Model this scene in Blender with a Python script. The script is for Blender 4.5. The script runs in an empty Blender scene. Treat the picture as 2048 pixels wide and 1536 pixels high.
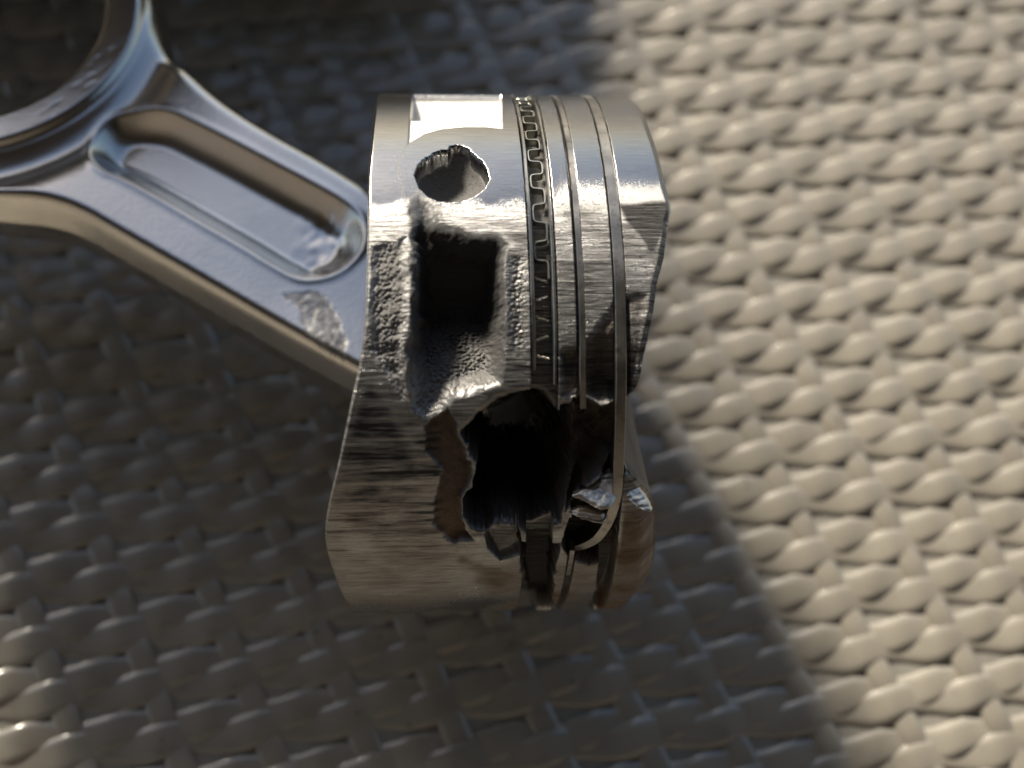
import bpy, bmesh, math, random
import numpy as np
from mathutils import Matrix, Vector, Euler

random.seed(7)
MM = 0.001
S = bpy.context.scene
COL = S.collection

# ------------------------------------------------------------------ camera, sky, sun, exposure
cam_d = bpy.data.cameras.new("camera")
cam = bpy.data.objects.new("camera", cam_d)
COL.objects.link(cam)
cam.matrix_world = Matrix((
    (0.997417, -0.022593, -0.068186, -14.540 * MM),
    (0.0, 0.949249, -0.314524, -72.456 * MM),
    (0.071831, 0.313712, 0.946797, 244.900 * MM),
    (0, 0, 0, 1)))
cam_d.sensor_width = 36.0
cam_d.lens = 2523.0 / 2048.0 * 36.0
cam_d.clip_start = 0.005
cam_d.clip_end = 100.0
cam_d.dof.use_dof = True
cam_d.dof.focus_distance = 0.183
cam_d.dof.aperture_fstop = 10.0
S.camera = cam

SUN_EL = math.radians(25.5)
SUN_AZ = math.radians(-28.0)      # from +Y (up in the frame) towards -X
BLOCKER_Y = 0.50
SHADE_BOX_H = 0.040
sun_vec = Vector((math.sin(SUN_AZ) * math.cos(SUN_EL), math.cos(SUN_AZ) * math.cos(SUN_EL), math.sin(SUN_EL)))
world = bpy.data.worlds.new("World")
S.world = world
world.use_nodes = True
wn = world.node_tree
wn.nodes.clear()
sky = wn.nodes.new("ShaderNodeTexSky")
sky.sky_type = 'NISHITA'
sky.sun_disc = False
sky.sun_elevation = SUN_EL
sky.sun_rotation = SUN_AZ
sky.dust_density = 1.2
bg = wn.nodes.new("ShaderNodeBackground")
bg.inputs["Strength"].default_value = 0.05
wo = wn.nodes.new("ShaderNodeOutputWorld")
wn.links.new(sky.outputs[0], bg.inputs[0])
wn.links.new(bg.outputs[0], wo.inputs[0])

sun_d = bpy.data.lights.new("sun", 'SUN')
sun_d.energy = 3.9
sun_d.angle = math.radians(9.0)
sun_d.color = (1.0, 0.89, 0.72)
sun = bpy.data.objects.new("sun", sun_d)
COL.objects.link(sun)
sun.rotation_euler = sun_vec.to_track_quat('Z', 'Y').to_euler()
sun.location = sun_vec * 3

S.view_settings.view_transform = 'Standard'
S.view_settings.look = 'None'
S.view_settings.gamma = 1.0
S.view_settings.exposure = 1.13
S.cycles.use_denoising = True
S.cycles.max_bounces = 8

# ------------------------------------------------------------------ helpers
def tag(o, label=None, cat=None, group=None, kind=None):
    if label: o['label'] = label
    if cat: o['category'] = cat
    if group: o['group'] = group
    if kind: o['kind'] = kind
    return o

def empty(name, loc=(0, 0, 0), rot=(0, 0, 0)):
    o = bpy.data.objects.new(name, None)
    o.empty_display_size = 0.01
    o.location = loc
    o.rotation_euler = rot
    COL.objects.link(o)
    return o

def link(name, me, mat=None, parent=None):
    o = bpy.data.objects.new(name, me)
    COL.objects.link(o)
    if mat is not None and not me.materials:
        me.materials.append(mat)
    if parent is not None:
        o.parent = parent
    return o

def mesh_np(name, verts, faces, smooth=True):
    """verts (n,3) in metres, faces (m,4) or (m,3) int array"""
    me = bpy.data.meshes.new(name)
    verts = np.asarray(verts, np.float32)
    faces = np.asarray(faces, np.int32)
    k = faces.shape[1]
    me.vertices.add(len(verts))
    me.vertices.foreach_set("co", verts.ravel())
    me.loops.add(faces.size)
    me.loops.foreach_set("vertex_index", faces.ravel())
    me.polygons.add(len(faces))
    me.polygons.foreach_set("loop_start", np.arange(0, faces.size, k, dtype=np.int32))
    me.polygons.foreach_set("loop_total", np.full(len(faces), k, np.int32))
    me.polygons.foreach_set("use_smooth", np.full(len(faces), smooth, bool))
    me.update(calc_edges=True)
    me.validate()
    return me

def grid_faces(nr, nc, wrap_r=False):
    i = np.arange(nr if wrap_r else nr - 1)[:, None]
    j = np.arange(nc - 1)[None, :]
    i2 = (i + 1) % nr
    return np.stack([i * nc + j, i * nc + j + 1, i2 * nc + j + 1, i2 * nc + j], -1).reshape(-1, 4)

def add_attr(me, name, vals):
    a = me.attributes.new(name, 'FLOAT', 'POINT')
    a.data.foreach_set("value", np.asarray(vals, np.float32).ravel())

def set_uv(me, uv):
    lay = me.uv_layers.new(name="UVMap")
    idx = np.empty(len(me.loops), np.int32)
    me.loops.foreach_get("vertex_index", idx)
    lay.data.foreach_set("uv", np.asarray(uv, np.float32)[idx].ravel())

def _hash(ix, iy, seed):
    h = (ix.astype(np.int64) * 374761393 + iy.astype(np.int64) * 668265263 + seed * 974711) & 0xffffffff
    h = ((h ^ (h >> 13)) * 1274126177) & 0xffffffff
    h = h ^ (h >> 16)
    return (h & 0xffff) / 65535.0

def vnoise(x, y, seed=0):
    ix, iy = np.floor(x), np.floor(y)
    fx, fy = x - ix, y - iy
    fx = fx * fx * (3 - 2 * fx)
    fy = fy * fy * (3 - 2 * fy)
    a, b = _hash(ix, iy, seed), _hash(ix + 1, iy, seed)
    c, d = _hash(ix, iy + 1, seed), _hash(ix + 1, iy + 1, seed)
    return (a * (1 - fx) + b * fx) * (1 - fy) + (c * (1 - fx) + d * fx) * fy

def fbm(x, y, seed=0, octs=4):
    t, amp, tot = 0, 1.0, 0
    for k in range(octs):
        t = t + amp * vnoise(x * 2 ** k, y * 2 ** k, seed + 31 * k)
        tot += amp
        amp *= 0.5
    return t / tot - 0.5

def cells(x, y, seed=0):
    """distance to the nearest feature point (rounded grains)"""
    ix, iy = np.floor(x), np.floor(y)
    best = np.full(x.shape, 9.0)
    for dx in (-1, 0, 1):
        for dy in (-1, 0, 1):
            px = ix + dx + _hash(ix + dx, iy + dy, seed)
            py = iy + dy + _hash(ix + dx, iy + dy, seed + 5)
            best = np.minimum(best, (px - x) ** 2 + (py - y) ** 2)
    return np.sqrt(best)

def sdf(poly, x, y, pad=6.0):
    """signed distance to a polygon, positive inside (only exact within pad of it)"""
    P = np.asarray(poly, float)
    out = np.full(x.shape, -pad)
    m = (x > P[:, 0].min() - pad) & (x < P[:, 0].max() + pad) & (y > P[:, 1].min() - pad) & (y < P[:, 1].max() + pad)
    if not m.any():
        return out
    X, Y = x[m], y[m]
    d2 = np.full(X.shape, 1e9)
    ins = np.zeros(X.shape, bool)
    n = len(P)
    for i in range(n):
        ax, ay = P[i]
        bx, by = P[(i + 1) % n]
        ex, ey = bx - ax, by - ay
        L = ex * ex + ey * ey + 1e-12
        t = np.clip(((X - ax) * ex + (Y - ay) * ey) / L, 0, 1)
        d2 = np.minimum(d2, (X - ax - t * ex) ** 2 + (Y - ay - t * ey) ** 2)
        c = ((ay > Y) != (by > Y))
        xi = ax + (Y - ay) * ex / (ey if abs(ey) > 1e-9 else 1e-9)
        ins ^= c & (X < xi)
    d = np.sqrt(d2)
    out[m] = np.where(ins, d, -d)
    return out

def sm(d, w=1.0):
    t = np.clip(d / w, 0, 1)
    return t * t * (3 - 2 * t)

def smooth_closed(P, it=2):
    P = np.asarray(P, float)
    for _ in range(it):          # Chaikin
        Q = np.roll(P, -1, 0)
        P = np.stack([0.75 * P + 0.25 * Q, 0.25 * P + 0.75 * Q], 1).reshape(-1, 2)
    return P

# ------------------------------------------------------------------ materials
def new_mat(name):
    m = bpy.data.materials.new(name)
    m.use_nodes = True
    nt = m.node_tree
    nt.nodes.clear()
    out = nt.nodes.new("ShaderNodeOutputMaterial")
    p = nt.nodes.new("ShaderNodeBsdfPrincipled")
    nt.links.new(p.outputs[0], out.inputs[0])
    return m, nt, p

def N(nt, t, **kw):
    n = nt.nodes.new(t)
    for k, v in kw.items():
        setattr(n, k, v)
    return n

def mixc(nt, fac, a, b, blend='MIX'):
    n = N(nt, "ShaderNodeMix", data_type='RGBA', blend_type=blend)
    for sock, v in ((n.inputs[0], fac), (n.inputs[6], a), (n.inputs[7], b)):
        if isinstance(v, bpy.types.NodeSocket):
            nt.links.new(v, sock)
        else:
            sock.default_value = v if not isinstance(v, tuple) else (*v, 1.0)[:4]
    return n.outputs[2]

def math_n(nt, op, a, b=0.0, clamp=False):
    n = N(nt, "ShaderNodeMath", operation=op, use_clamp=clamp)
    for sock, v in ((n.inputs[0], a), (n.inputs[1], b)):
        if isinstance(v, bpy.types.NodeSocket):
            nt.links.new(v, sock)
        else:
            sock.default_value = v
    return n.outputs[0]

def attr(nt, name):
    return N(nt, "ShaderNodeAttribute", attribute_name=name).outputs["Fac"]

def noise(nt, vec, scale, detail=4.0, rough=0.55, sx=1.0, sy=1.0, sz=1.0):
    mp = N(nt, "ShaderNodeMapping")
    mp.inputs["Scale"].default_value = (sx, sy, sz)
    nt.links.new(vec, mp.inputs[0])
    n = N(nt, "ShaderNodeTexNoise")
    n.inputs["Scale"].default_value = scale
    n.inputs["Detail"].default_value = detail
    n.inputs["Roughness"].default_value = rough
    nt.links.new(mp.outputs[0], n.inputs["Vector"])
    return n.outputs[0]

def ramp(nt, fac, stops):
    r = N(nt, "ShaderNodeValToRGB")
    e = r.color_ramp.elements
    while len(e) < len(stops):
        e.new(0.5)
    for el, (p, c) in zip(e, stops):
        el.position = p
        el.color = (c, c, c, 1) if not isinstance(c, tuple) else (*c, 1)
    nt.links.new(fac, r.inputs[0])
    return r.outputs[0]

def bump(nt, h, strength, dist, prev=None):
    b = N(nt, "ShaderNodeBump")
    b.inputs["Strength"].default_value = strength
    b.inputs["Distance"].default_value = dist
    nt.links.new(h, b.inputs["Height"])
    if prev is not None:
        nt.links.new(prev, b.inputs["Normal"])
    return b.outputs[0]

def mat_plastic(name, col, rough=0.42):
    m, nt, p = new_mat(name)
    tc = N(nt, "ShaderNodeTexCoord").outputs["Object"]
    oi = N(nt, "ShaderNodeObjectInfo").outputs["Random"]
    n1 = noise(nt, tc, 60.0, 5.0)
    n2 = noise(nt, tc, 900.0, 4.0, sx=0.25)
    n3 = noise(nt, tc, 220.0, 6.0)
    c = mixc(nt, ramp(nt, n1, [(0.35, 0.0), (0.7, 1.0)]), tuple(x * 0.86 for x in col), tuple(min(1, x * 1.08) for x in col))
    c = mixc(nt, math_n(nt, 'MULTIPLY', oi, 0.6), c, tuple(x * 0.82 for x in col))
    c = mixc(nt, ramp(nt, n3, [(0.55, 0.0), (0.80, 0.55)]), c, tuple(x * 0.55 for x in col))
    nt.links.new(c, p.inputs["Base Color"])
    r = ramp(nt, n2, [(0.3, rough - 0.03), (0.75, rough + 0.08)])
    nt.links.new(r, p.inputs["Roughness"])
    p.inputs["Specular IOR Level"].default_value = 0.9
    p.inputs["Coat Weight"].default_value = 0.6
    p.inputs["Coat Roughness"].default_value = 0.24
    nt.links.new(bump(nt, n2, 0.10, 0.0002), p.inputs["Normal"])
    return m

def mat_metal(name, col, rough, grain=(0.3, 6.0), streak=0.12, dark=0.8):
    """steel with drawn grain; coordinates in metres"""
    m, nt, p = new_mat(name)
    tc = N(nt, "ShaderNodeTexCoord").outputs["Object"]
    g = noise(nt, tc, 1000.0, 5.0, sx=grain[0], sy=grain[1], sz=grain[1])
    g2 = noise(nt, tc, 120.0, 5.0)
    c = mixc(nt, ramp(nt, g2, [(0.35, 0.0), (0.7, 1.0)]), tuple(x * dark for x in col), col)
    g3 = noise(nt, tc, 900.0, 5.0)
    c = mixc(nt, ramp(nt, g3, [(0.56, 0.0), (0.70, 1.0 - dark)]), c, (0.09, 0.08, 0.07))
    nt.links.new(c, p.inputs["Base Color"])
    p.inputs["Metallic"].default_value = 1.0
    r = math_n(nt, 'ADD', math_n(nt, 'MULTIPLY', g2, 0.12 + 0.4 * (0.8 - dark)), rough - 0.06)
    nt.links.new(r, p.inputs["Roughness"])
    nt.links.new(bump(nt, g, streak, 0.0001), p.inputs["Normal"])
    return m

# ------------------------------------------------------------------ woven plastic table top
M_WEAVE = mat_plastic("woven_plastic", (0.338, 0.314, 0.268), 0.20)
M_UNDER = mat_plastic("table_base_plastic", (0.32, 0.305, 0.27), 0.5)
LA = np.array([16.744, 2.143])
LB = np.array([4.533, -9.917])
LO = np.array([48.36, -21.65])
Z_OFF = -1.95
HALF = 330.0

def tube_mesh(name, path, side, wid, thick, n=10, power=0.75):
    """flattened strand: path (k,3), side unit vectors (k,3) horizontal, half width, thickness (mm)"""
    k = len(path)
    # gently crowned strip with broad rolled edges
    half = [(0.0, 1.0), (0.30, 0.97), (0.55, 0.89), (0.68, 0.80), (0.82, 0.50), (0.95, 0.12), (1.0, -0.15), (0.95, -0.7), (0.5, -1.0)]
    prof = half + [(-x, z) for x, z in reversed(half[1:])]
    n = len(prof)
    cx = np.array([p[0] for p in prof])
    cz = np.array([p[1] for p in prof])
    wid = np.broadcast_to(np.asarray(wid, float), (k,))
    v = path[:, None, :] + side[:, None, :] * (cx[None, :] * wid[:, None])[..., None]
    v = v + np.array([0, 0, 1.0]) * (cz * thick * 0.5)[None, :, None]
    v = v.reshape(-1, 3)
    i = np.arange(k - 1)[:, None]
    j = np.arange(n)[None, :]
    j2 = (j + 1) % n
    f = np.stack([i * n + j, (i + 1) * n + j, (i + 1) * n + j2, i * n + j2], -1).reshape(-1, 4)
    return mesh_np(name, v * MM, f)

n_per = int(2 * HALF / np.linalg.norm(LA)) + 2
al = np.arange(0, n_per + 1e-6, 1 / 22.0)
ub = LB / np.linalg.norm(LB)
ua = LA / np.linalg.norm(LA)
wside = np.array([-ua[1], ua[0], 0.0])
pside = np.array([-ub[1], ub[0], 0.0])

def weft(a0, b0, zc, za, slant, wmax, wmin):
    ph = 2 * math.pi * (al - a0)
    beta = b0 - slant * np.sin(ph)
    z = zc + za * np.cos(ph) + 0.12 * za * np.cos(2 * ph)
    xy = al[:, None] * LA + beta[:, None] * LB
    w = wmin + (wmax - wmin) * (0.5 + 0.5 * np.cos(ph))
    return np.column_stack([xy, z]), np.repeat(wside[None], len(al), 0), w

def weave_mesh(name, spec, thick):
    p, s, w = weft(*spec)
    return tube_mesh(name, p, s, w, thick, 18, 0.72)

me_over = weave_mesh("over_strand", (-0.27, 0.50, 0.78, 0.45, 0.058, 3.4, 3.1), 1.2)
me_under = weave_mesh("under_strand", (0.28, 0.215, 0.66, 0.41, 0.055, 3.35, 3.1), 1.2)
bl = np.arange(0, int(2 * HALF / np.linalg.norm(LB)) + 3, 1 / 8.0)
ph = 2 * math.pi * bl
pp = np.column_stack([bl[:, None] * LB, 0.60 + 0.20 * np.cos(ph + 0.2)])
me_post = tube_mesh("post_strand", pp, np.repeat(pside[None], len(bl), 0), 2.7, 1.4, 16, 0.5)

table = empty("woven_table", (0, 0, 0))
tag(table, "taupe woven plastic table top under the broken piston", "table")
for me in (me_over, me_under, me_post):
    me.materials.append(M_WEAVE)
inv = np.linalg.inv(np.array([LA, LB]).T)
def place_strand(name, me, p):
    o = bpy.data.objects.new(name, me)
    o.location = ((p[0] + random.uniform(-0.25, 0.25)) * MM, (p[1] + random.uniform(-0.16, 0.16)) * MM, (Z_OFF + random.uniform(-0.06, 0.06)) * MM)
    o.scale = (1, 1, random.uniform(0.9, 1.12))
    o.rotation_euler = (0, 0, math.radians(random.uniform(-0.06, 0.06)))
    o.parent = table
    COL.objects.link(o)
jr = int(HALF / abs(LB[1]))
for j in range(-jr - 3, jr - 2):
    y = LO[1] + j * LB[1]
    i0 = math.floor((-HALF - (LO[0] + j * LB[0])) / LA[0])
    p = LO + i0 * LA + j * LB
    place_strand("weft_strand", me_over, p)
    place_strand("weft_strand", me_under, p)
for i in range(-29, 26):
    c = LO + (i - 0.15) * LA
    j0 = math.ceil((c[1] - HALF) / abs(LB[1]))
    j0 = -math.floor((HALF - c[1]) / abs(LB[1]))
    place_strand("post_strand", me_post, c + j0 * LB)

def box_bm(bm, x0, x1, y0, y1, z0, z1, bev=0.0):
    r = bmesh.ops.create_cube(bm, size=1.0)
    for v in r['verts']:
        v.co = Vector(((x0 + x1) / 2 + v.co.x * (x1 - x0), (y0 + y1) / 2 + v.co.y * (y1 - y0), (z0 + z1) / 2 + v.co.z * (z1 - z0)))
    if bev > 0:
        bmesh.ops.bevel(bm, geom=list({e for v in r['verts'] for e in v.link_edges}), offset=bev, segments=3, affect='EDGES', profile=0.6)

def obj_bm(name, bm, mat, parent=None):
    me = bpy.data.meshes.new(name)
    bm.to_mesh(me)
    bm.free()
    me.materials.append(mat)
    return link(name, me, None, parent) if parent is not None else link(name, me)

bm = bmesh.new()
box_bm(bm, -0.40, 0.44, -0.40, 0.40, -0.016, -0.0016, 0.0005)
obj_bm("table_base", bm, M_UNDER, table)
for x0, x1, y0, y1 in ((-0.42, 0.46, 0.325, 0.40), (-0.42, 0.46, -0.40, -0.345), (-0.42, -0.345, -0.345, 0.325), (0.385, 0.46, -0.345, 0.325)):
    bm = bmesh.new()
    box_bm(bm, x0, x1, y0, y1, -0.030, 0.004, 0.006)
    obj_bm("rim", bm, M_UNDER, table)
for x in (-0.38, 0.42):
    for y in (-0.36, 0.36):
        bm = bmesh.new()
        box_bm(bm, x - 0.025, x + 0.025, y - 0.025, y + 0.025, -0.70, -0.031, 0.004)
        obj_bm("leg", bm, M_UNDER, table)

# paved ground below the table
m, nt, p = new_mat("paving")
tc = N(nt, "ShaderNodeTexCoord").outputs["Object"]
nt.links.new(mixc(nt, noise(nt, tc, 3.0, 8.0), (0.20, 0.18, 0.15), (0.33, 0.30, 0.26)), p.inputs["Base Color"])
p.inputs["Roughness"].default_value = 0.9
bm = bmesh.new()
bmesh.ops.create_grid(bm, x_segments=8, y_segments=8, size=40.0)
g = obj_bm("ground", bm, m)
g.location.z = -0.70
g['kind'] = 'structure'

# ------------------------------------------------------------------ broken piston (axis along its local x, millimetres)
R = 43.0
F = {
    'left': [(-22.0, -38.5), (-22.3, -27.8), (-22.6, -18.9), (-22.9, -12.5), (-22.9, -6.2), (-23.0, 1.5), (-23.1, 7.2), (-23.4, 11.3), (-24.1, 16.0), (-25.1, 20.1), (-26.0, 24.2), (-27.3, 30.0), (-28.5, 34.8), (-29.3, 39.0), (-29.6, 42.4), (-29.4, 46.1), (-28.7, 51.1), (-28.0, 57.6), (-27.0, 64.0)],
    'right': [(18.7, -39.7), (19.0, -29.6), (18.9, -24.1), (19.2, -18.1), (19.4, -12.6), (19.6, -9.3), (20.0, -6.7), (19.1, -3.8), (18.1, 0.9), (17.1, 4.6), (16.5, 7.4), (15.5, 11.6), (14.7, 15.7), (14.1, 19.1), (13.0, 20.9), (11.5, 21.6), (11.8, 30.7), (13.2, 31.9), (14.8, 33.8), (16.2, 35.9), (17.4, 38.4), (18.2, 42.2), (18.8, 46.5), (19.3, 51.7), (19.6, 56.6), (19.5, 62.2)],
    'spot': [(-18.6, -12.5), (-18.4, -16.7), (-17.0, -19.6), (-14.8, -21.9), (-12.2, -23.3), (-9.2, -23.9), (-5.8, -24.0), (-2.9, -23.4), (-0.4, -22.4), (2.4, -20.4), (3.6, -18.3), (4.3, -16.2), (4.7, -14.1), (4.2, -10.7), (3.1, -8.0), (1.1, -5.8), (-2.5, -4.6), (-7.4, -3.8), (-12.9, -4.6), (-16.9, -5.4), (-17.9, -8.8)],
    'recess': [(-16.4, -44.1), (-2.0, -44.1), (-3.2, -22.8), (-6.6, -23.7), (-11.1, -23.3), (-14.8, -21.9), (-16.4, -20.0), (-17.3, -19.0)],
    'hole': [(-16.4, -12.5), (-15.9, -14.5), (-14.8, -16.1), (-13.7, -17.1), (-12.3, -17.8), (-11.6, -17.8), (-11.2, -18.7), (-10.3, -19.0), (-9.4, -18.9), (-8.3, -18.2), (-7.8, -17.2), (-6.6, -15.4), (-6.0, -13.5), (-5.8, -11.8), (-6.5, -10.1), (-8.0, -8.6), (-9.7, -7.8), (-11.5, -7.6), (-13.2, -7.8), (-14.6, -8.6), (-15.8, -10.2)],
    'pit': [(-16.9, -7.9), (-15.8, -9.2), (-14.8, -8.4), (-13.4, -7.5), (-12.6, -4.6), (-9.5, -2.8), (-7.1, -2.2), (-4.7, -2.2), (-3.6, -0.7), (-4.1, 4.5), (-4.0, 10.1), (-4.2, 15.5), (-4.7, 18.9), (-6.8, 19.9), (-9.2, 20.6), (-10.9, 20.9), (-12.3, 23.0), (-14.7, 24.4), (-16.0, 24.1), (-17.2, 21.9), (-17.9, 18.1), (-17.8, 14.1), (-17.1, 8.6), (-17.1, 0.1)],
    'deep': [(-16.6, -5.8), (-15.0, -4.6), (-13.0, -3.4), (-9.5, -2.4), (-4.7, -1.7), (-4.2, 0.1), (-4.6, 10.1), (-5.4, 13.5), (-9.1, 12.8), (-13.2, 11.7), (-15.7, 10.0), (-16.6, 6.5)],
    'roughleft': [(-22.8, -0.8), (-19.8, -1.6), (-17.4, -2.2), (-17.0, 4.4), (-17.4, 10.0), (-17.8, 16.8), (-16.7, 24.1), (-18.7, 20.8), (-21.0, 17.4), (-22.8, 14.0), (-23.1, 9.9)],
    'pad': [(-15.7, 24.4), (-11.9, 22.0), (-10.7, 25.1), (-9.7, 28.1), (-8.8, 30.4), (-9.0, 33.1), (-10.1, 36.0), (-10.0, 39.5), (-8.4, 44.0), (-11.8, 44.4), (-14.3, 41.3), (-14.8, 36.7), (-14.3, 34.6), (-13.3, 31.1), (-15.5, 28.0)],
    'burn': [(-10.4, 25.2), (-8.2, 23.1), (-6.1, 21.8), (-5.1, 20.9), (-2.0, 19.9), (1.2, 20.0), (2.3, 21.5), (2.9, 22.6), (3.2, 21.5), (5.2, 21.3), (5.7, 24.7), (5.9, 29.9), (5.0, 35.0), (3.9, 40.8), (-0.3, 43.2), (-2.6, 41.1), (-5.5, 40.4), (-6.8, 42.0), (-8.6, 42.0), (-10.1, 39.1), (-9.9, 36.0), (-8.9, 33.1), (-8.6, 30.4), (-9.6, 28.1)],
    'burnright': [(4.9, 20.8), (7.3, 21.1), (9.1, 22.0), (10.6, 21.2), (12.2, 20.5), (13.0, 25.5), (12.9, 31.9), (10.1, 31.9), (7.8, 34.2), (5.8, 37.2), (4.5, 39.0)],
    'landmelt': [(2.6, 14.2), (5.9, 13.6), (6.3, 12.9), (8.1, 10.1), (10.9, 6.7), (15.8, 6.0), (15.6, 14.3), (13.6, 21.2), (10.4, 22.0), (5.2, 21.1), (2.9, 21.1)],
    'silver': [(10.8, 30.9), (12.6, 31.9), (12.2, 36.5), (10.0, 40.5), (6.0, 39.7), (5.0, 37.6), (6.8, 35.1), (9.1, 33.0)],
    'wedge': [(-7.0, 42.5), (-5.8, 41.5), (-4.4, 41.1), (-2.2, 41.1), (-1.6, 42.6), (-1.2, 47.0), (-4.5, 48.4), (-6.4, 45.7)],
    'oillow': [(-2.5, 43.7), (-0.3, 44.3), (4.1, 44.9), (4.1, 52.5), (5.6, 73.5), (1.1, 73.5), (-1.1, 52.3)],
    'toplow': [(10.1, 42.0), (12.6, 41.0), (12.8, 47.5), (13.1, 58.2), (13.9, 73.3), (11.8, 73.4), (10.4, 54.4), (10.1, 46.2)],
    'toplandsoot': [(11.7, -7.5), (20.1, -8.4), (19.4, -4.6), (17.6, 0.1), (16.1, 1.3), (14.5, -1.4), (12.9, -4.2)],
    'bottombrown': [(-15.4, 41.3), (-9.7, 43.5), (-4.5, 48.1), (4.1, 44.9), (11.9, 42.0), (18.8, 44.3), (23.4, 73.1), (-7.2, 73.3), (-5.3, 61.5), (-11.7, 51.8)],
    'skirtdark': [(-22.8, 13.3), (-20.7, 17.7), (-16.7, 24.4), (-15.4, 28.0), (-14.0, 31.8), (-15.4, 34.6), (-29.9, 34.3), (-28.3, 27.8), (-25.4, 19.4)],
    'gouge': [(5.1, 39.5), (10.0, 40.8), (12.2, 39.6), (12.8, 45.2), (11.6, 49.0), (9.0, 50.2), (5.9, 48.7), (4.0, 45.1)],
}

piston = empty("broken_piston", (0, 0, R * MM), (0, 0, math.radians(2.0)))
tag(piston, "broken aluminium piston with a burnt-through hole lying on the woven table", "piston")

def outline(pts, a):
    P = np.array(pts)
    o = np.zeros(np.shape(a))
    ks = np.linspace(-2.2, 2.2, 9)
    wt = np.exp(-(ks / 1.3) ** 2)
    for k, w in zip(ks, wt):
        o = o + w * np.interp(np.asarray(a) + k, P[:, 1], P[:, 0])
    return o / wt.sum()

def on_cyl(s, a, d=0.0):
    th = np.asarray(a) / R
    r = R - np.asarray(d)
    return np.stack([np.asarray(s) + 0 * th, -r * np.sin(th), r * np.cos(th)], -1)

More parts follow.
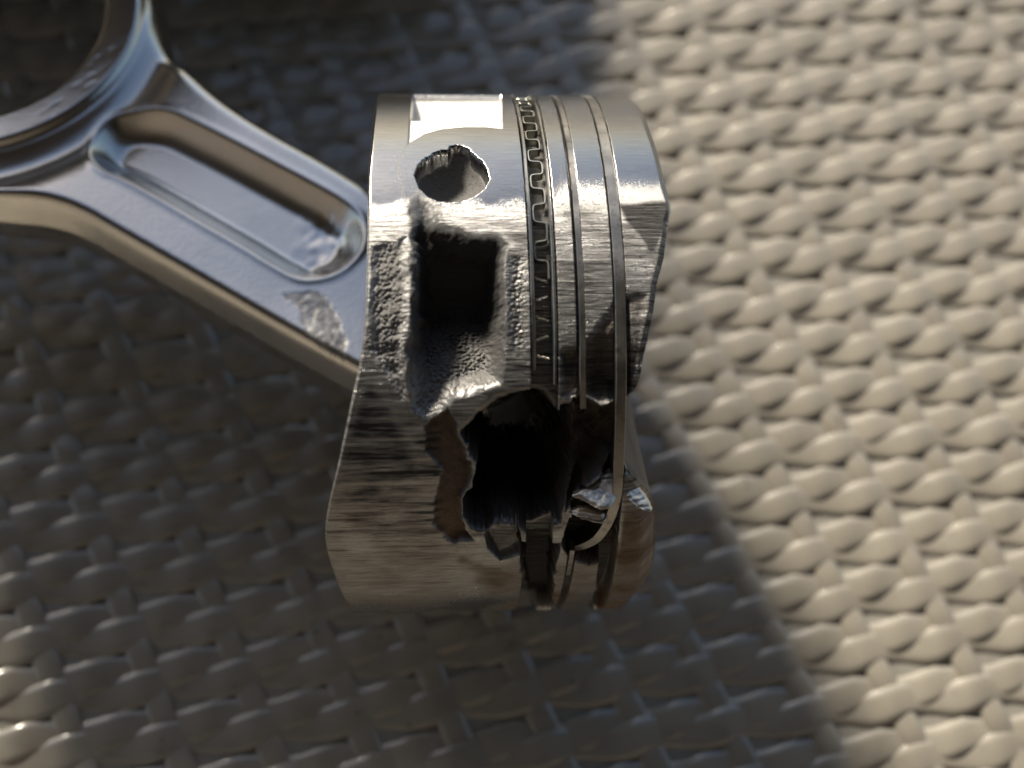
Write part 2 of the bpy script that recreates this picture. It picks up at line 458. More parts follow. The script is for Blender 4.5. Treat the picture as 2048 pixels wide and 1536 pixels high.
def build_body():
    a_dense = np.arange(-54.0, 84.0, 0.14)
    a_rest = np.linspace(84.0, 2 * math.pi * R - 54.0, 60)[:-1]
    a1 = np.concatenate([a_dense, a_rest])
    nr, nc = len(a1), 430
    aw = np.where(a1 > 2 * math.pi * R / 2 + 15, a1 - 2 * math.pi * R, a1)
    sL = outline(F['left'], aw)
    sR = outline(F['right'], aw)
    # small raggedness on the burnt edge of the crown
    rag = fbm(aw / 2.6, aw * 0 + 3, 9, 3) * 0.45 * sm(aw + 7, 2) * sm(48 - aw, 4)
    sR = sR + rag
    u = np.linspace(0, 1, nc)
    s = sL[:, None] + (sR - sL)[:, None] * u[None]
    a = np.repeat(a1[:, None], nc, 1)
    wr = np.repeat(aw[:, None], nc, 1)
    a_ = wr
    D = np.zeros(s.shape)
    # warped coordinates make fracture outlines ragged
    n1 = fbm(s / 2.0, a_ / 2.0, 1)
    n2 = fbm(s / 2.0, a_ / 2.0, 2)
    n3 = fbm(s / 0.55, a_ / 0.55, 3)
    sw, aw2 = s + 1.1 * n1 + 0.35 * n3, a_ + 1.1 * n2 - 0.35 * n3
    Q = {k: sdf(F[k], s, a_) for k in ('spot', 'recess', 'hole', 'toplow', 'toplandsoot', 'bottombrown', 'wedge', 'silver', 'gouge')}
    for k in ('pit', 'deep', 'roughleft', 'pad', 'burn', 'burnright', 'landmelt', 'oillow', 'skirtdark'):
        Q[k] = sdf(F[k], sw, aw2)
    qh = Q['hole'] + (0.8 * n1 + 0.35 * n3) * sm(-14.5 - a_, 2.5)
    # ring grooves
    w = 0.10
    def slot(lo, hi, dep):
        return dep * sm(s - lo, w) * sm(hi - s, w)
    D = np.maximum(D, slot(-0.85, 3.0, 3.2))
    D = np.maximum(D, slot(6.21 - 0.75, 6.21 + 0.5, 1.0))
    D = np.maximum(D, slot(11.6 - 0.9, 11.6 + 0.9, 1.6))
    # machined spot face with its thin step, and the scooped relief above it
    sp = Q['spot']
    rc = sm(Q['recess'], 0.25) * (sp < 0)
    D = np.maximum(D, rc * np.clip(3.4 * (1 - ((a_ + 36.0) / 10.0) ** 2), 0.35, None))
    # oval hole
    D = np.maximum(D, 1.5 * sm(qh, 0.3) + 3.2 * np.clip(1.12 - ((s + 11.1) / 5.3) ** 2 - ((a_ + 12.9) / 5.4) ** 2, 0, None) * (qh > 0))
    # crater
    rampd = sum(np.interp(a_ + k, [-12, -8, -5, -3, 0, 6, 11, 15, 20, 25], [0.2, 0.4, 0.8, 1.5, 3.6, 8.0, 7.6, 5.2, 2.4, 0.9]) for k in (-2.4, -1.6, -0.8, 0.0, 0.8, 1.6, 2.4)) / 7.0
    grains = cells(s / 0.58 + 0.6 * n1, a_ / 0.44 + 0.6 * n2, 4)
    bumps = (0.42 - grains) * 0.5 * (0.6 + 1.2 * vnoise(s / 1.7, a_ / 1.7, 71))
    pit = sm(Q['pit'] + 0.5 * n1, 3.0 + 2.4 * sm(3 - a_, 5) * sm(s + 15.5, 2))
    D = np.maximum(D, pit * rampd) - pit * sm(a_ - 5, 4) * bumps * 1.0
    rl = sm(Q['roughleft'], 1.6)
    D = np.maximum(D, rl * (0.5 + 0.6 * fbm(s / 1.8, a_ / 1.4, 12) - 0.45 * bumps + 0.2 * n3))
    # rough grey band along the right edge of the crater
    re = np.exp(-((s + 2.6) / 1.1) ** 2) * sm(a_ - 0, 2) * sm(16 - a_, 4)
    D = D + re * (0.35 - bumps * 0.6) * (D < 2.5)
    # worn brown band beside the hole
    D = np.maximum(D, sm(Q['pad'], 0.7) * (0.7 + 0.9 * np.clip((s + 14) / 5, 0, 1) + 0.8 * n1))
    # melted lands
    lm = sm(Q['landmelt'], 1.6) * (1 - 0.6 * sm(s - 12.4, 0.8))
    D = np.maximum(D, lm * (0.8 + 2.4 * sm(a_ - 11, 9) * sm(s - 6.5, 2) + (1.6 - 1.0 * sm(s - 12.4, 0.8)) * fbm(s / 2.2, a_ / 5.0, 14) + 0.15 * n3) * (D < 2.8) + (D >= 2.8) * D)
    # burnt-through hole
    q = np.clip(Q['burn'] * (1 + 0.9 * n3 + 0.8 * n1), 0, None)
    rim = np.exp(-((np.maximum(Q['burn'], Q['burnright']) + 0.2) / 0.32) ** 2)
    D = D + 0.30 * rim * (D < 2.5)
    D = np.maximum(D, 25.0 * (1 - np.exp(-q / 1.8)))
    q2 = np.clip(Q['burnright'], 0, None)
    D = np.maximum(D, (7.0 + 2.5 * n1 + 0.5 * n3) * (1 - np.exp(-q2 / 1.1)))
    # torn bright metal below it
    facet = 0.9 * vnoise(s / 1.7 + 0.4 * a_, a_ / 2.6, 21) + 0.25 * n3
    rs = np.interp(a_ + 0.35 * (s - 9) + 0.8 * n1, [30.5, 32.0, 35.6, 36.4, 37.4, 41.0], [8.5, 4.8, -1.3, 0.4, 1.6, -0.5]) + 0.5 * facet + 3.2
    ms = sm(Q['silver'], 0.35)
    D = D * (1 - ms) + ms * rs
    rw = np.interp(a_, [41, 44, 48.4], [7.5, 4.5, 1.2]) + 0.5 * facet
    mw = sm(Q['wedge'], 0.3)
    D = D * (1 - mw) + mw * rw
    # lower groove stubs
    D = np.maximum(D, 4.6 * sm(Q['oillow'], 0.9))
    D = np.maximum(D, 3.6 * sm(Q['toplow'], 0.35) * sm(a_ - 44, 2))
    D = np.maximum(D, 4.2 * sm(Q['gouge'] + 0.5 * n1, 0.8) * (1 - ms))
    # worn edges
    eL = s - sL[:, None]
    eR = sR[:, None] - s
    D = D + 0.35 * (1 - sm(eL, 0.35)) + 0.55 * (1 - sm(eR, 0.9))
    D = D + 2.4 * (1 - sm(eR, 4.5)) ** 2 * sm(a_ - 32, 6)
    D = D + sm(s - 12.6, 0.6) * sm(a_ - 36, 4) * (0.9 * fbm(s / 2.6, a_ / 3.4, 81) + 0.12 * n3)
    # surface wear as real relief
    calm = (1 - sm(Q['pit'] + 0.3, 0.8)) * (1 - rl) * (1 - sm(Q['pad'], 0.6)) * (1 - sm(Q['burn'], 0.8)) * (1 - sm(Q['burnright'], 0.8)) * (1 - 0.5 * np.clip(re, 0, 1))
    scuff = sm(a_ + 8.5 + 3 * n1, 3.0) * sm(66 - a_, 14) * calm
    scr = 0.6 * fbm(s / 9.0, a_ / 0.34, 17, 3) + 0.7 * fbm(s / 2.4 + 0.5 * n1, a_ / 0.32, 18, 3)
    D = D + 0.14 * np.clip(scr, -0.3, 0.3) * scuff * (D < 2.5)
    wall_limit = 26.0
    D = np.clip(D, -1.6, wall_limit)
    v = on_cyl(s, a, D).reshape(-1, 3)
    f = grid_faces(nr, nc, True)

    # ---- masks for stains, and for shade and reflections put into the colour
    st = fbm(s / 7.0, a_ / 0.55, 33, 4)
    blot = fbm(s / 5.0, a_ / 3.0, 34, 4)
    soot_shade = (0.38 + 0.26 * sm(s + 6, 4)) * sm(a_ + 7 + 4 * n1, 6) * sm(44 - a_, 12) + (0.9 * np.clip(st + 0.6 * blot, -0.4, 1)) * scuff  # scuff streaks, plus the dark overhead reflection on the lands put into the colour
    soot_shade = np.maximum(soot_shade, 0.92 * sm(Q['toplandsoot'] + 0.8 * n1, 0.8))  # dark reflection on the crown land put into the colour
    soot_shade = np.maximum(soot_shade, sm(Q['skirtdark'], 3.0) * np.clip(0.74 + 1.7 * st + 0.7 * blot, 0, 1))
    soot_shade = np.maximum(soot_shade, sm(Q['skirtdark'] + 12, 9.0) * sm(-12 - s, 2) * sm(a_ - 20, 6) * sm(50 - a_, 8) * np.clip(0.28 + 2.4 * st + 1.4 * blot, 0, 0.95))
    soot_shade = np.maximum(soot_shade,  np.interp(a_, [-12, -6, 10, 17, 24], [0.30, 0.55, 0.97, 0.66, 0.42]) * sm(Q['pit'], 2.2))  # shade inside the crater put into the colour
    soot_shade = np.maximum(soot_shade, 0.74 * sm(Q['pit'] + 1.0, 1.2) * np.interp(a_, [-10, -4, 16, 24], [0.5, 1.0, 1.0, 0.6]))
    soot_shade = np.maximum(soot_shade, 0.5 * np.clip(re, 0, 1) * (a_ > 0) * (a_ < 17))
    soot_shade = np.maximum(soot_shade, sm(Q['deep'] + 0.6, 1.4) * np.interp(a_, [-6, -3, 9, 15], [0.85, 1.0, 1.0, 0.7]))  # crater middle taken near black, its deep shade put into the colour
    soot_shade = np.maximum(soot_shade, rl * 0.62)
    soot_shade = np.maximum(soot_shade, sm(qh, 0.6) * 0.68)
    soot_shade = np.maximum(soot_shade, 0.5 * sm(0.15 - np.abs(sp), 0.1) * (a_ > -24))
    soot_shade = np.maximum(soot_shade, sm(Q['burn'] + 0.3, 1.0) * 0.97)  # burnt metal, with the dark inside of the hole put into the colour
    soot_shade = np.maximum(soot_shade, sm(Q['oillow'], 0.6) * 0.95)
    soot_shade = np.maximum(soot_shade, sm(Q['gouge'], 0.6) * 0.95)
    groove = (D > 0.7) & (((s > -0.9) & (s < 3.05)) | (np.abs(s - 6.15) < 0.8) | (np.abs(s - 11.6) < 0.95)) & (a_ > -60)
    soot_shade = np.where(groove, np.maximum(soot_shade, 0.75), soot_shade)
    soot_shade = np.maximum(soot_shade, 0.8 * ms) * (1 - 0.75 * mw)
    brown = np.maximum.reduce([sm(Q['pad'], 0.6) * 0.95, lm * 0.75, sm(Q['burnright'], 0.5) * 0.95,
                               sm(Q['bottombrown'] + 2.0 * blot * 3, 5.0) * np.clip(0.62 + 1.2 * blot, 0, 1),  # warm table reflection along the bottom band put into the brown
                               0.5 * sm(Q['burn'] + 1.3, 1.3),
                               0.45 * sm(a_ - 24, 10) * sm(-9 - s, 4) * np.clip(0.6 + 1.5 * blot, 0, 1),
                               sm(s - 12.6, 0.6) * sm(a_ - 35, 5) * np.clip(0.85 + 1.0 * blot, 0, 1)])
    brown = np.maximum(brown, 0.3 * ms)
    soot_shade = soot_shade * (1 - 0.65 * rim)
    brown = brown * (1 - 0.45 * rim)
    rough = np.maximum.reduce([pit * 0.6 * sm(a_ - 2, 4), rl * 0.8, lm * 0.35, sm(Q['pad'], 0.6) * 0.6, rc * 0.9, sm(qh, 0.5), 0.8 * np.exp(-((a_ + 6.5) / 3.5) ** 2) * sm(s - 2, 4), sm(Q['burn'], 1.0), sm(Q['burnright'], 1) * 0.7])
    # close the crown end
    idx = np.arange(nr) * nc + (nc - 1)
    edge = v[idx]
    rings = []
    cs = 19.0
    for fr in (0.93, 0.82, 0.68, 0.54, 0.42, 0.30, 0.15, 0.0):
        wgt = float(sm(np.array(0.50 - fr), 0.30))
        r = edge.copy()
        r[:, 1:] *= fr
        r[:, 0] = edge[:, 0] * (1 - wgt) + cs * wgt
        rings.append(r)
    base = len(v)
    allv = [v] + rings
    fs = [f]
    prev = idx
    for k, r in enumerate(rings):
        cur = base + k * nr + np.arange(nr)
        nx = np.roll(np.arange(nr), -1)
        fs.append(np.stack([prev, cur, cur[nx], prev[nx]], -1))
        prev = cur
    V = np.concatenate(allv)
    Fc = np.concatenate(fs)
    Dv = np.concatenate([D.ravel(), np.zeros(len(V) - D.size)])
    bq = np.concatenate([Q['burn'].ravel(), np.full(len(V) - D.size, -9.0)])
    open_ = (Dv[Fc].min(1) > 20.5) & (bq[Fc].min(1) > 1.0)
    Fc = Fc[~open_]
    me = mesh_np("piston_body", V * MM, Fc[:, ::-1])
    ext = len(V) - len(v)
    def pad(x, val):
        return np.concatenate([x.ravel(), np.full(ext, val)])
    add_attr(me, "soot", pad(np.clip(soot_shade, 0, 1), 0.7))
    add_attr(me, "brown", pad(np.clip(brown, 0, 1), 0.3))
    add_attr(me, "wear", pad(np.clip(rough, 0, 1), 0.5))
    add_attr(me, "scuff", pad(np.clip(scuff, 0, 1), 0.3))
    add_attr(me, "bare", pad(np.clip(rc, 0, 1), 0.0))  # bare relief above the spot face, also whitened for sun glare
    uv = np.stack([pad(s, 0.0), pad(a_, 0.0)], -1)
    set_uv(me, uv)
    return me

def mat_piston():
    m, nt, p = new_mat("scuffed_aluminium")
    uv = N(nt, "ShaderNodeUVMap", uv_map="UVMap").outputs[0]
    soot_shade, brown, wear, scuff, bare = (attr(nt, k) for k in ("soot", "brown", "wear", "scuff", "bare"))
    g1 = noise(nt, uv, 1.0, 6.0, 0.65, sx=0.22, sy=5.0)
    g2 = noise(nt, uv, 1.0, 5.0, 0.6, sx=0.5, sy=14.0)
    spk = noise(nt, uv, 2.6, 3.0, 0.6)
    fine = noise(nt, uv, 7.0, 4.0, 0.6)
    pitn = ramp(nt, noise(nt, uv, 3.0, 3.0, 0.7, sx=0.7), [(0.56, 0.0), (0.66, 1.0)])
    pitm = math_n(nt, 'MULTIPLY', pitn, math_n(nt, 'ADD', math_n(nt, 'MULTIPLY', wear, 0.8), math_n(nt, 'MULTIPLY', scuff, 0.30)), True)
    alu = mixc(nt, ramp(nt, g1, [(0.3, 0.0), (0.7, 1.0)]), (0.36, 0.36, 0.36), (0.50, 0.50, 0.50))
    alu = mixc(nt, math_n(nt, 'MULTIPLY', ramp(nt, fine, [(0.60, 0.0), (0.72, 1.0)]), 0.45), alu, (0.30, 0.28, 0.26))
    alu = mixc(nt, math_n(nt, 'MULTIPLY', pitm, 0.7), alu, (0.10, 0.095, 0.09))
    br = mixc(nt, spk, (0.085, 0.058, 0.040), (0.23, 0.165, 0.115))
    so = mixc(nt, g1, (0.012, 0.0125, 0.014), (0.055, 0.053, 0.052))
    # streaks break the stains up where the skirt is scuffed
    streak = math_n(nt, 'MULTIPLY', math_n(nt, 'SUBTRACT', g2, 0.5), math_n(nt, 'MULTIPLY', scuff, 1.6))
    sf = math_n(nt, 'ADD', soot_shade, math_n(nt, 'MULTIPLY', streak, ramp(nt, soot_shade, [(0.02, 0.0), (0.2, 1.0), (0.85, 0.8), (1.0, 0.1)])), True)
    alu = mixc(nt, math_n(nt, 'MULTIPLY', bare, math_n(nt, 'ADD', math_n(nt, 'MULTIPLY', g1, 0.9), 0.15)), alu, (0.90, 0.89, 0.87))  # bare metal whitened so the sun glare on the relief is in the colour
    c = mixc(nt, brown, alu, br)
    g3 = noise(nt, uv, 1.0, 6.0, 0.7, sx=0.11, sy=2.6)
    ln = math_n(nt, 'SUBTRACT', ramp(nt, g3, [(0.53, 0.0), (0.60, 1.0)]), ramp(nt, g3, [(0.40, 1.0), (0.46, 0.0)]))
    sf = math_n(nt, 'ADD', sf, math_n(nt, 'MULTIPLY', ln, math_n(nt, 'MULTIPLY', scuff, 0.24)), True)
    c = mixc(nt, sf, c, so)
    nt.links.new(c, p.inputs["Base Color"])
    dirt = math_n(nt, 'MAXIMUM', sf, brown)
    nt.links.new(math_n(nt, 'SUBTRACT', 0.5, math_n(nt, 'MULTIPLY', dirt, 0.42)), p.inputs["Specular IOR Level"])
    met = math_n(nt, 'SUBTRACT', 1.0, math_n(nt, 'MULTIPLY', math_n(nt, 'POWER', dirt, 1.5), 0.98), True)
    nt.links.new(met, p.inputs["Metallic"])
    r = math_n(nt, 'ADD', 0.22, math_n(nt, 'MULTIPLY', wear, 0.30))
    r = math_n(nt, 'ADD', r, math_n(nt, 'MULTIPLY', dirt, 0.20))
    r = math_n(nt, 'ADD', r, math_n(nt, 'MULTIPLY', scuff, 0.08))
    r = math_n(nt, 'ADD', r, math_n(nt, 'MULTIPLY', bare, 0.15))
    r = math_n(nt, 'ADD', r, math_n(nt, 'MULTIPLY', math_n(nt, 'SUBTRACT', spk, 0.5), 0.18), True)
    nt.links.new(r, p.inputs["Roughness"])
    h = math_n(nt, 'ADD', math_n(nt, 'MULTIPLY', g1, math_n(nt, 'ADD', math_n(nt, 'MULTIPLY', scuff, 1.0), 0.12)),
               math_n(nt, 'MULTIPLY', fine, math_n(nt, 'ADD', math_n(nt, 'MULTIPLY', wear, 1.3), 0.12)))
    h = math_n(nt, 'SUBTRACT', h, math_n(nt, 'MULTIPLY', pitm, 0.9))
    nt.links.new(bump(nt, h, 0.6, 0.00022), p.inputs["Normal"])
    return m

M_PISTON = mat_piston()
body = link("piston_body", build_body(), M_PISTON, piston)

# inner shell and crown underside (seen only through the openings)
def inner_shell():
    th = np.linspace(-math.pi, math.pi, 181)[:-1]
    a = th * R
    rows = []
    sL = outline(F['left'], a)
    prof = [(0.0, 42.6), (0.03, 38.5)] + [(x, 38.3 - 0.6 * x) for x in np.linspace(0.1, 1.0, 10)] + [(1.0, 28.0), (1.0, 18.0), (1.0, 0.3)]
    for s_, r in prof:
        sx = sL * (1 - s_) + 6.0 * s_
        rows.append(np.stack([sx, -r * np.sin(th), r * np.cos(th)], -1))
    v = np.stack(rows, 1)
    v = v.reshape(-1, 3)
    f = grid_faces(180, len(prof), True)
    av = np.arctan2(-v[:, 1], v[:, 2]) * R
    rv = np.hypot(v[:, 1], v[:, 2])
    win = (av > -15) & (av < 49) & (v[:, 0] > -19.5) & (rv > 30)
    return mesh_np("inner_shell", v * MM, f[~win[f].any(1)])
M_DARK, _nt, _p = new_mat("sooty_casting")  # near-black colour puts the shade inside the piston into the material; grit shares it
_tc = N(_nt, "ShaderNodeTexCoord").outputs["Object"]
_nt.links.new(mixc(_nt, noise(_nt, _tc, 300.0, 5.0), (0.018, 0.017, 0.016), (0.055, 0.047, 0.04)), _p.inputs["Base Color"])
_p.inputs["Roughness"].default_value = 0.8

# rings: swept bars
M_RING = mat_metal("ring_steel", (0.50, 0.48, 0.45), 0.28, (1.5, 1.5), 0.25, 0.45)
M_RAIL = mat_metal("rail_steel", (0.58, 0.56, 0.52), 0.24, (2, 2), 0.2, 0.6)
M_WIRE = mat_metal("expander_steel", (0.60, 0.60, 0.55), 0.32, (2, 2), 0.2)

def sweep(name, s, a, d, w, t, mat, bev=0.08, tilt=None):
    """bar following (s, a) on the piston wall; d: depth of its outer face, w: width along the axis, t: radial thickness"""
    s, a, d = (np.asarray(x, float) for x in (s, a, d))
    P = on_cyl(s, a, d)
    T = np.gradient(P, axis=0)
    T /= np.linalg.norm(T, axis=1)[:, None]
    th = a / R
    Rv = np.stack([0 * th, -np.sin(th), np.cos(th)], -1)
    B = np.cross(T, Rv)
    B /= np.linalg.norm(B, axis=1)[:, None]
    Rv = np.cross(B, T)
    h = w / 2
    prof = [(-h + bev, 0), (h - bev, 0), (h, -bev), (h, -t), (-h, -t), (-h, -bev)]
    v = np.stack([P + B * x + Rv * y for x, y in prof], 1)
    n = len(prof)
    k = len(P)
    i = np.arange(k - 1)[:, None]
    j = np.arange(n)[None]
    j2 = (j + 1) % n
    f = np.stack([i * n + j, (i + 1) * n + j, (i + 1) * n + j2, i * n + j2], -1).reshape(-1, 4)
    caps = np.array([[0, 1, 4, 5], [1, 2, 3, 4]])
    f = np.concatenate([f, caps, (caps + (k - 1) * n)[:, ::-1]])
    me = mesh_np(name, v.reshape(-1, 3) * MM, f, smooth=False)
    return link(name, me, mat, piston)

def jit(a, amp, seed):
    return amp * fbm(a / 6.0, a * 0 + seed, seed, 2)

aa = np.arange(-150, 31.0, 0.5)
low = np.array([(11.65, 31.0, 0.0), (11.75, 33.5, 0.1), (11.8, 35.6, 0.15), (11.45, 38.5, 0.2), (10.7, 41.8, 0.3), (9.6, 44.6, 0.5), (8.2, 46.4, 0.9), (6.4, 48.2, 1.6)])
tt = np.linspace(0, 1, len(low))
t2 = np.linspace(0, 1, 40)
lowi = np.stack([np.interp(t2, tt, low[:, k]) for k in range(3)], -1)
for _ in range(6):
    lowi[1:-1] = 0.25 * lowi[:-2] + 0.5 * lowi[1:-1] + 0.25 * lowi[2:]
top_s = np.concatenate([11.62 + jit(aa, 0.08, 3), lowi[1:, 0]])
top_a = np.concatenate([aa, lowi[1:, 1]])
top_d = np.concatenate([-0.02 + 0 * aa, lowi[1:, 2]])
tag(sweep("top_ring", top_s, top_a, top_d, 1.46, 3.4, M_RING), "bare ring bridging the burnt hole, bent inward at its lower end")
aa = np.arange(-150, 23.0, 0.5)
tag(sweep("second_ring", 6.28 + jit(aa, 0.1, 5) + 0.25 * sm(aa - 16, 8), aa, 0.03 + 0.5 * sm(aa - 17, 6), 0.82, 2.6, M_RING), "narrow brown-tinted middle ring broken off at the hole")
aa = np.arange(46.5, 54.0, 0.4)
tag(sweep("second_ring", 6.1 + 0 * aa, aa, 0.2 + 0.05 * (aa - 46), 0.8, 2.0, M_RING), "short broken stub of the middle ring below the hole")
aa = np.arange(-150, 17.5, 0.5)
sweep("oil_rail", -0.45 + jit(aa, 0.1, 6), aa, 0.0 + 0.12 * sm(aa - 6, 10), 0.52, 2.4, M_RAIL, 0.1)
aa = np.arange(-150, 19.5, 0.5)
sweep("oil_rail", 2.55 + jit(aa, 0.1, 8), aa, 0.0 + 0.2 * sm(aa - 8, 10), 0.42, 2.4, M_RAIL, 0.1)
# wavy expander between the rails
t = np.arange(-75.0, 4.0, 0.09)
crest = np.array([-79.0, -74.0, -69.0, -64.0, -59.2, -54.4, -49.6, -44.8, -39.9, -35.1, -30.2, -25.05, -20.0, -14.6, -9.1, -3.1, 2.6])
phase = np.interp(t, crest, np.arange(len(crest)))
wv = np.cos(2 * math.pi * phase)
wv = np.tanh(1.9 * wv) / math.tanh(1.9)
es = 1.06 + 0.92 * wv
ea = t + 0.35 * np.sin(4 * math.pi * phase)
o = sweep("expander", es, ea, 0.45 + 0.55 * sm(t + 6, 8), 0.24, 1.3, M_WIRE, 0.05)
tag(o, "wavy oil ring expander strip between two thin rails")
for k, (a0, fl) in enumerate(((4.1, 1), (6.8, -1), (9.8, 1), (12.5, -1), (15.2, 1))):
    x = np.linspace(0, 1, 9)
    ss = 0.05 + 1.7 * x
    sa = a0 + fl * 0.5 * (x - 0.5) + 0.35 * fbm(x * 5 + k * 7, x * 0, 40 + k, 2)
    tag(sweep("expander_stub", ss, sa, 0.9 + 0.6 * x + 0.3 * fbm(x * 4, x * 0 + k, 50 + k), 0.28, 1.0, M_WIRE, 0.05), "torn bit of expander wire left in the groove")
# torn sliver of bright metal
x = np.linspace(0, 1, 10)
tag(sweep("metal_sliver", -8.5 + 3.2 * x, 43.5 + 4.4 * x, 0.2 + 1.2 * x, 0.75, 0.8, M_RAIL, 0.2), "bright torn sliver of metal at the lower edge of the hole")
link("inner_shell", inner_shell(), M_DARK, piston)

# torn flakes of bright metal left in the break
M_BARE = mat_metal("torn_aluminium", (0.92, 0.83, 0.70), 0.40, (0.6, 0.6), 0.15)
def plate(name, P0, u, v, n, poly, mat, seed, amp=0.16, thick=0.9, label=None, soft=1):
    P0, u, v, n = (np.array(x, float) for x in (P0, u, v, n))
    poly = smooth_closed(poly, soft)
    st = 0.16
    lo, hi = poly.min(0) - 0.6, poly.max(0) + 0.6
    X, Y = np.meshgrid(np.arange(lo[0], hi[0], st), np.arange(lo[1], hi[1], st))
    d = sdf(poly, X + 0.25 * fbm(X / 0.6, Y / 0.6, seed + 3), Y + 0.25 * fbm(X / 0.6, Y / 0.6, seed + 4), 3.0)
    gy, gx = np.gradient(d, st)
    gn = np.sqrt(gx ** 2 + gy ** 2) + 1e-6
    out = d < 0
    X2 = np.where(out, X - d * gx / gn, X)
    Y2 = np.where(out, Y - d * gy / gn, Y)
    h = amp * (2.2 * np.abs(fbm((X + 0.6 * Y) / 2.2, (Y - 0.3 * X) / 1.1, seed, 2)) + 0.8 * fbm(X / 0.5, Y / 0.5, seed + 9)) - (0.5 if soft else 0.12) * np.clip(0.5 - d, 0, 0.5)
    V = P0 + X2[..., None] * u + Y2[..., None] * v + h[..., None] * n
    Vb = P0 + X2[..., None] * u + Y2[..., None] * v + (h - thick * np.clip(d, 0, 0.4) / 0.4)[..., None] * n
    nr, nc = X.shape
    f = grid_faces(nr, nc)
    f = f[(d.ravel() > 0)[f].any(1)]
    used = np.unique(f)
    rm = np.full(nr * nc, -1)
    rm[used] = np.arange(len(used))
    f = rm[f]
    k = len(used)
    me = mesh_np(name, np.concatenate([V.reshape(-1, 3)[used], Vb.reshape(-1, 3)[used]]) * MM, np.concatenate([f, (f + k)[:, ::-1]]))
    o = link(name, me, mat, piston)
    if label:
        o['label'] = label
    return o
plate("torn_flake", (8.5, -29.84, 28.84), (0.9974, 0, -0.0719), (-0.0174, 0.9703, -0.2413), (0.0697, 0.2419, 0.9678),
      [(2.9, 3.2), (3.5, 0.1), (3.0, -2.7), (1.33, -4.3), (-0.33, -3.6), (-1.86, -2.5), (-3.46, -2.03), (-2.8, -1.08), (-0.93, -0.44), (1.0, 0.9)], M_BARE, 5, label="bright crumpled flake of torn metal behind the bare ring")
plate("torn_flake", (7.0, -32.7, 26.83), (0.9939, 0, 0.1098), (0.0339, 0.9511, -0.307), (-0.1045, 0.3089, 0.9454),
      [(-1.9, -0.2), (0.03, 0.5), (2.47, -0.45), (3.27, -1.3), (2.56, -2.4), (0.61, -1.7), (-1.25, -1.5)], M_BARE, 8, 0.10, 0.6, "narrow bright crescent of torn metal below the larger flake")
plate("torn_flake", (14.5, -31.31, 28.89), (0.9836, 0, -0.1804), (-0.0497, 0.9614, -0.2708), (0.1734, 0.2753, 0.9456),
      [(-1.5, 3.9), (-0.34, 2.7), (1.05, 0.61), (2.3, -1.95), (1.55, -3.3), (-0.11, -2.2), (-1.9, -0.3)], M_BARE, 14, 0.25, 0.7, "bright ragged lip of torn metal on the crown edge beside the ring")

# specks of metal and soot scattered on the weave: nobody could count them
def crumbs():
    rng = np.random.default_rng(4)
    V, Fq = [], []
    k = 0
    for _ in range(220):
        ang, rr = rng.uniform(0, 2 * math.pi), rng.uniform(15, 120)
        c = np.array([10 + rr * math.cos(ang), rr * math.sin(ang) * 0.9, 0.35 + rng.uniform(-0.6, 0.1)])
        sz = rng.uniform(0.10, 0.42)
        p = rng.normal(size=(6, 3)) * 0.25 + np.array([(1, 0, 0), (-1, 0, 0), (0, 1, 0), (0, -1, 0), (0, 0, 1), (0, 0, -1)])
        p *= sz * np.array([1, rng.uniform(0.4, 1), 0.5])
        V.append(c + p)
        Fq.append(np.array([(0, 2, 4), (2, 1, 4), (1, 3, 4), (3, 0, 4), (2, 0, 5), (1, 2, 5), (3, 1, 5), (0, 3, 5)]) + k)
        k += 6
    me = mesh_np("grit", np.concatenate(V) * MM, np.concatenate(Fq), False)
    o = link("grit", me, M_DARK)
    tag(o, "tiny dark specks scattered over the woven table", "grit", kind='stuff')
crumbs()

# ------------------------------------------------------------------ connecting rod (plane tilted 8 degrees about x through the wrist pin)
RO = {
    'upper': [(-59.9, 68.0), (-58.1, 61.2), (-56.8, 58.1), (-55.0, 55.4), (-52.5, 53.5), (-46.5, 47.3), (-37.7, 40.9), (-27.3, 34.7), (-19.4, 29.0)],
    'lower': [(-80.8, 24.2), (-74.5, 23.9), (-68.0, 21.9), (-61.1, 17.6), (-46.1, 8.5), (-30.9, -0.8), (-21.6, -6.2)],
    'pocket': [(-67.9, 33.5), (-67.4, 37.6), (-65.3, 41.4), (-62.5, 43.2), (-58.2, 43.6), (-54.2, 43.0), (-50.1, 40.8), (-42.8, 36.8), (-34.7, 32.0), (-27.5, 27.8), (-22.2, 24.4), (-19.7, 20.9), (-19.6, 15.9), (-21.7, 12.4), (-24.1, 10.3), (-27.3, 9.2), (-30.2, 9.2), (-34.0, 11.3), (-40.1, 15.4), (-47.2, 19.7), (-54.3, 24.2), (-61.5, 28.5), (-65.5, 29.9)],
    'corr': [(-34.5, 7.1), (-30.5, 8.2), (-24.7, 7.4), (-22.1, 3.2), (-20.5, -3.3), (-20.7, -7.4), (-27.4, -3.5), (-31.0, 2.9)],
}
rod_root = empty("connecting_rod", (-6 * MM, 0, 43 * MM), (math.radians(-8.0), 0, 0))
tag(rod_root, "polished steel connecting rod with a long recessed pocket, joined to the piston", "connecting rod")

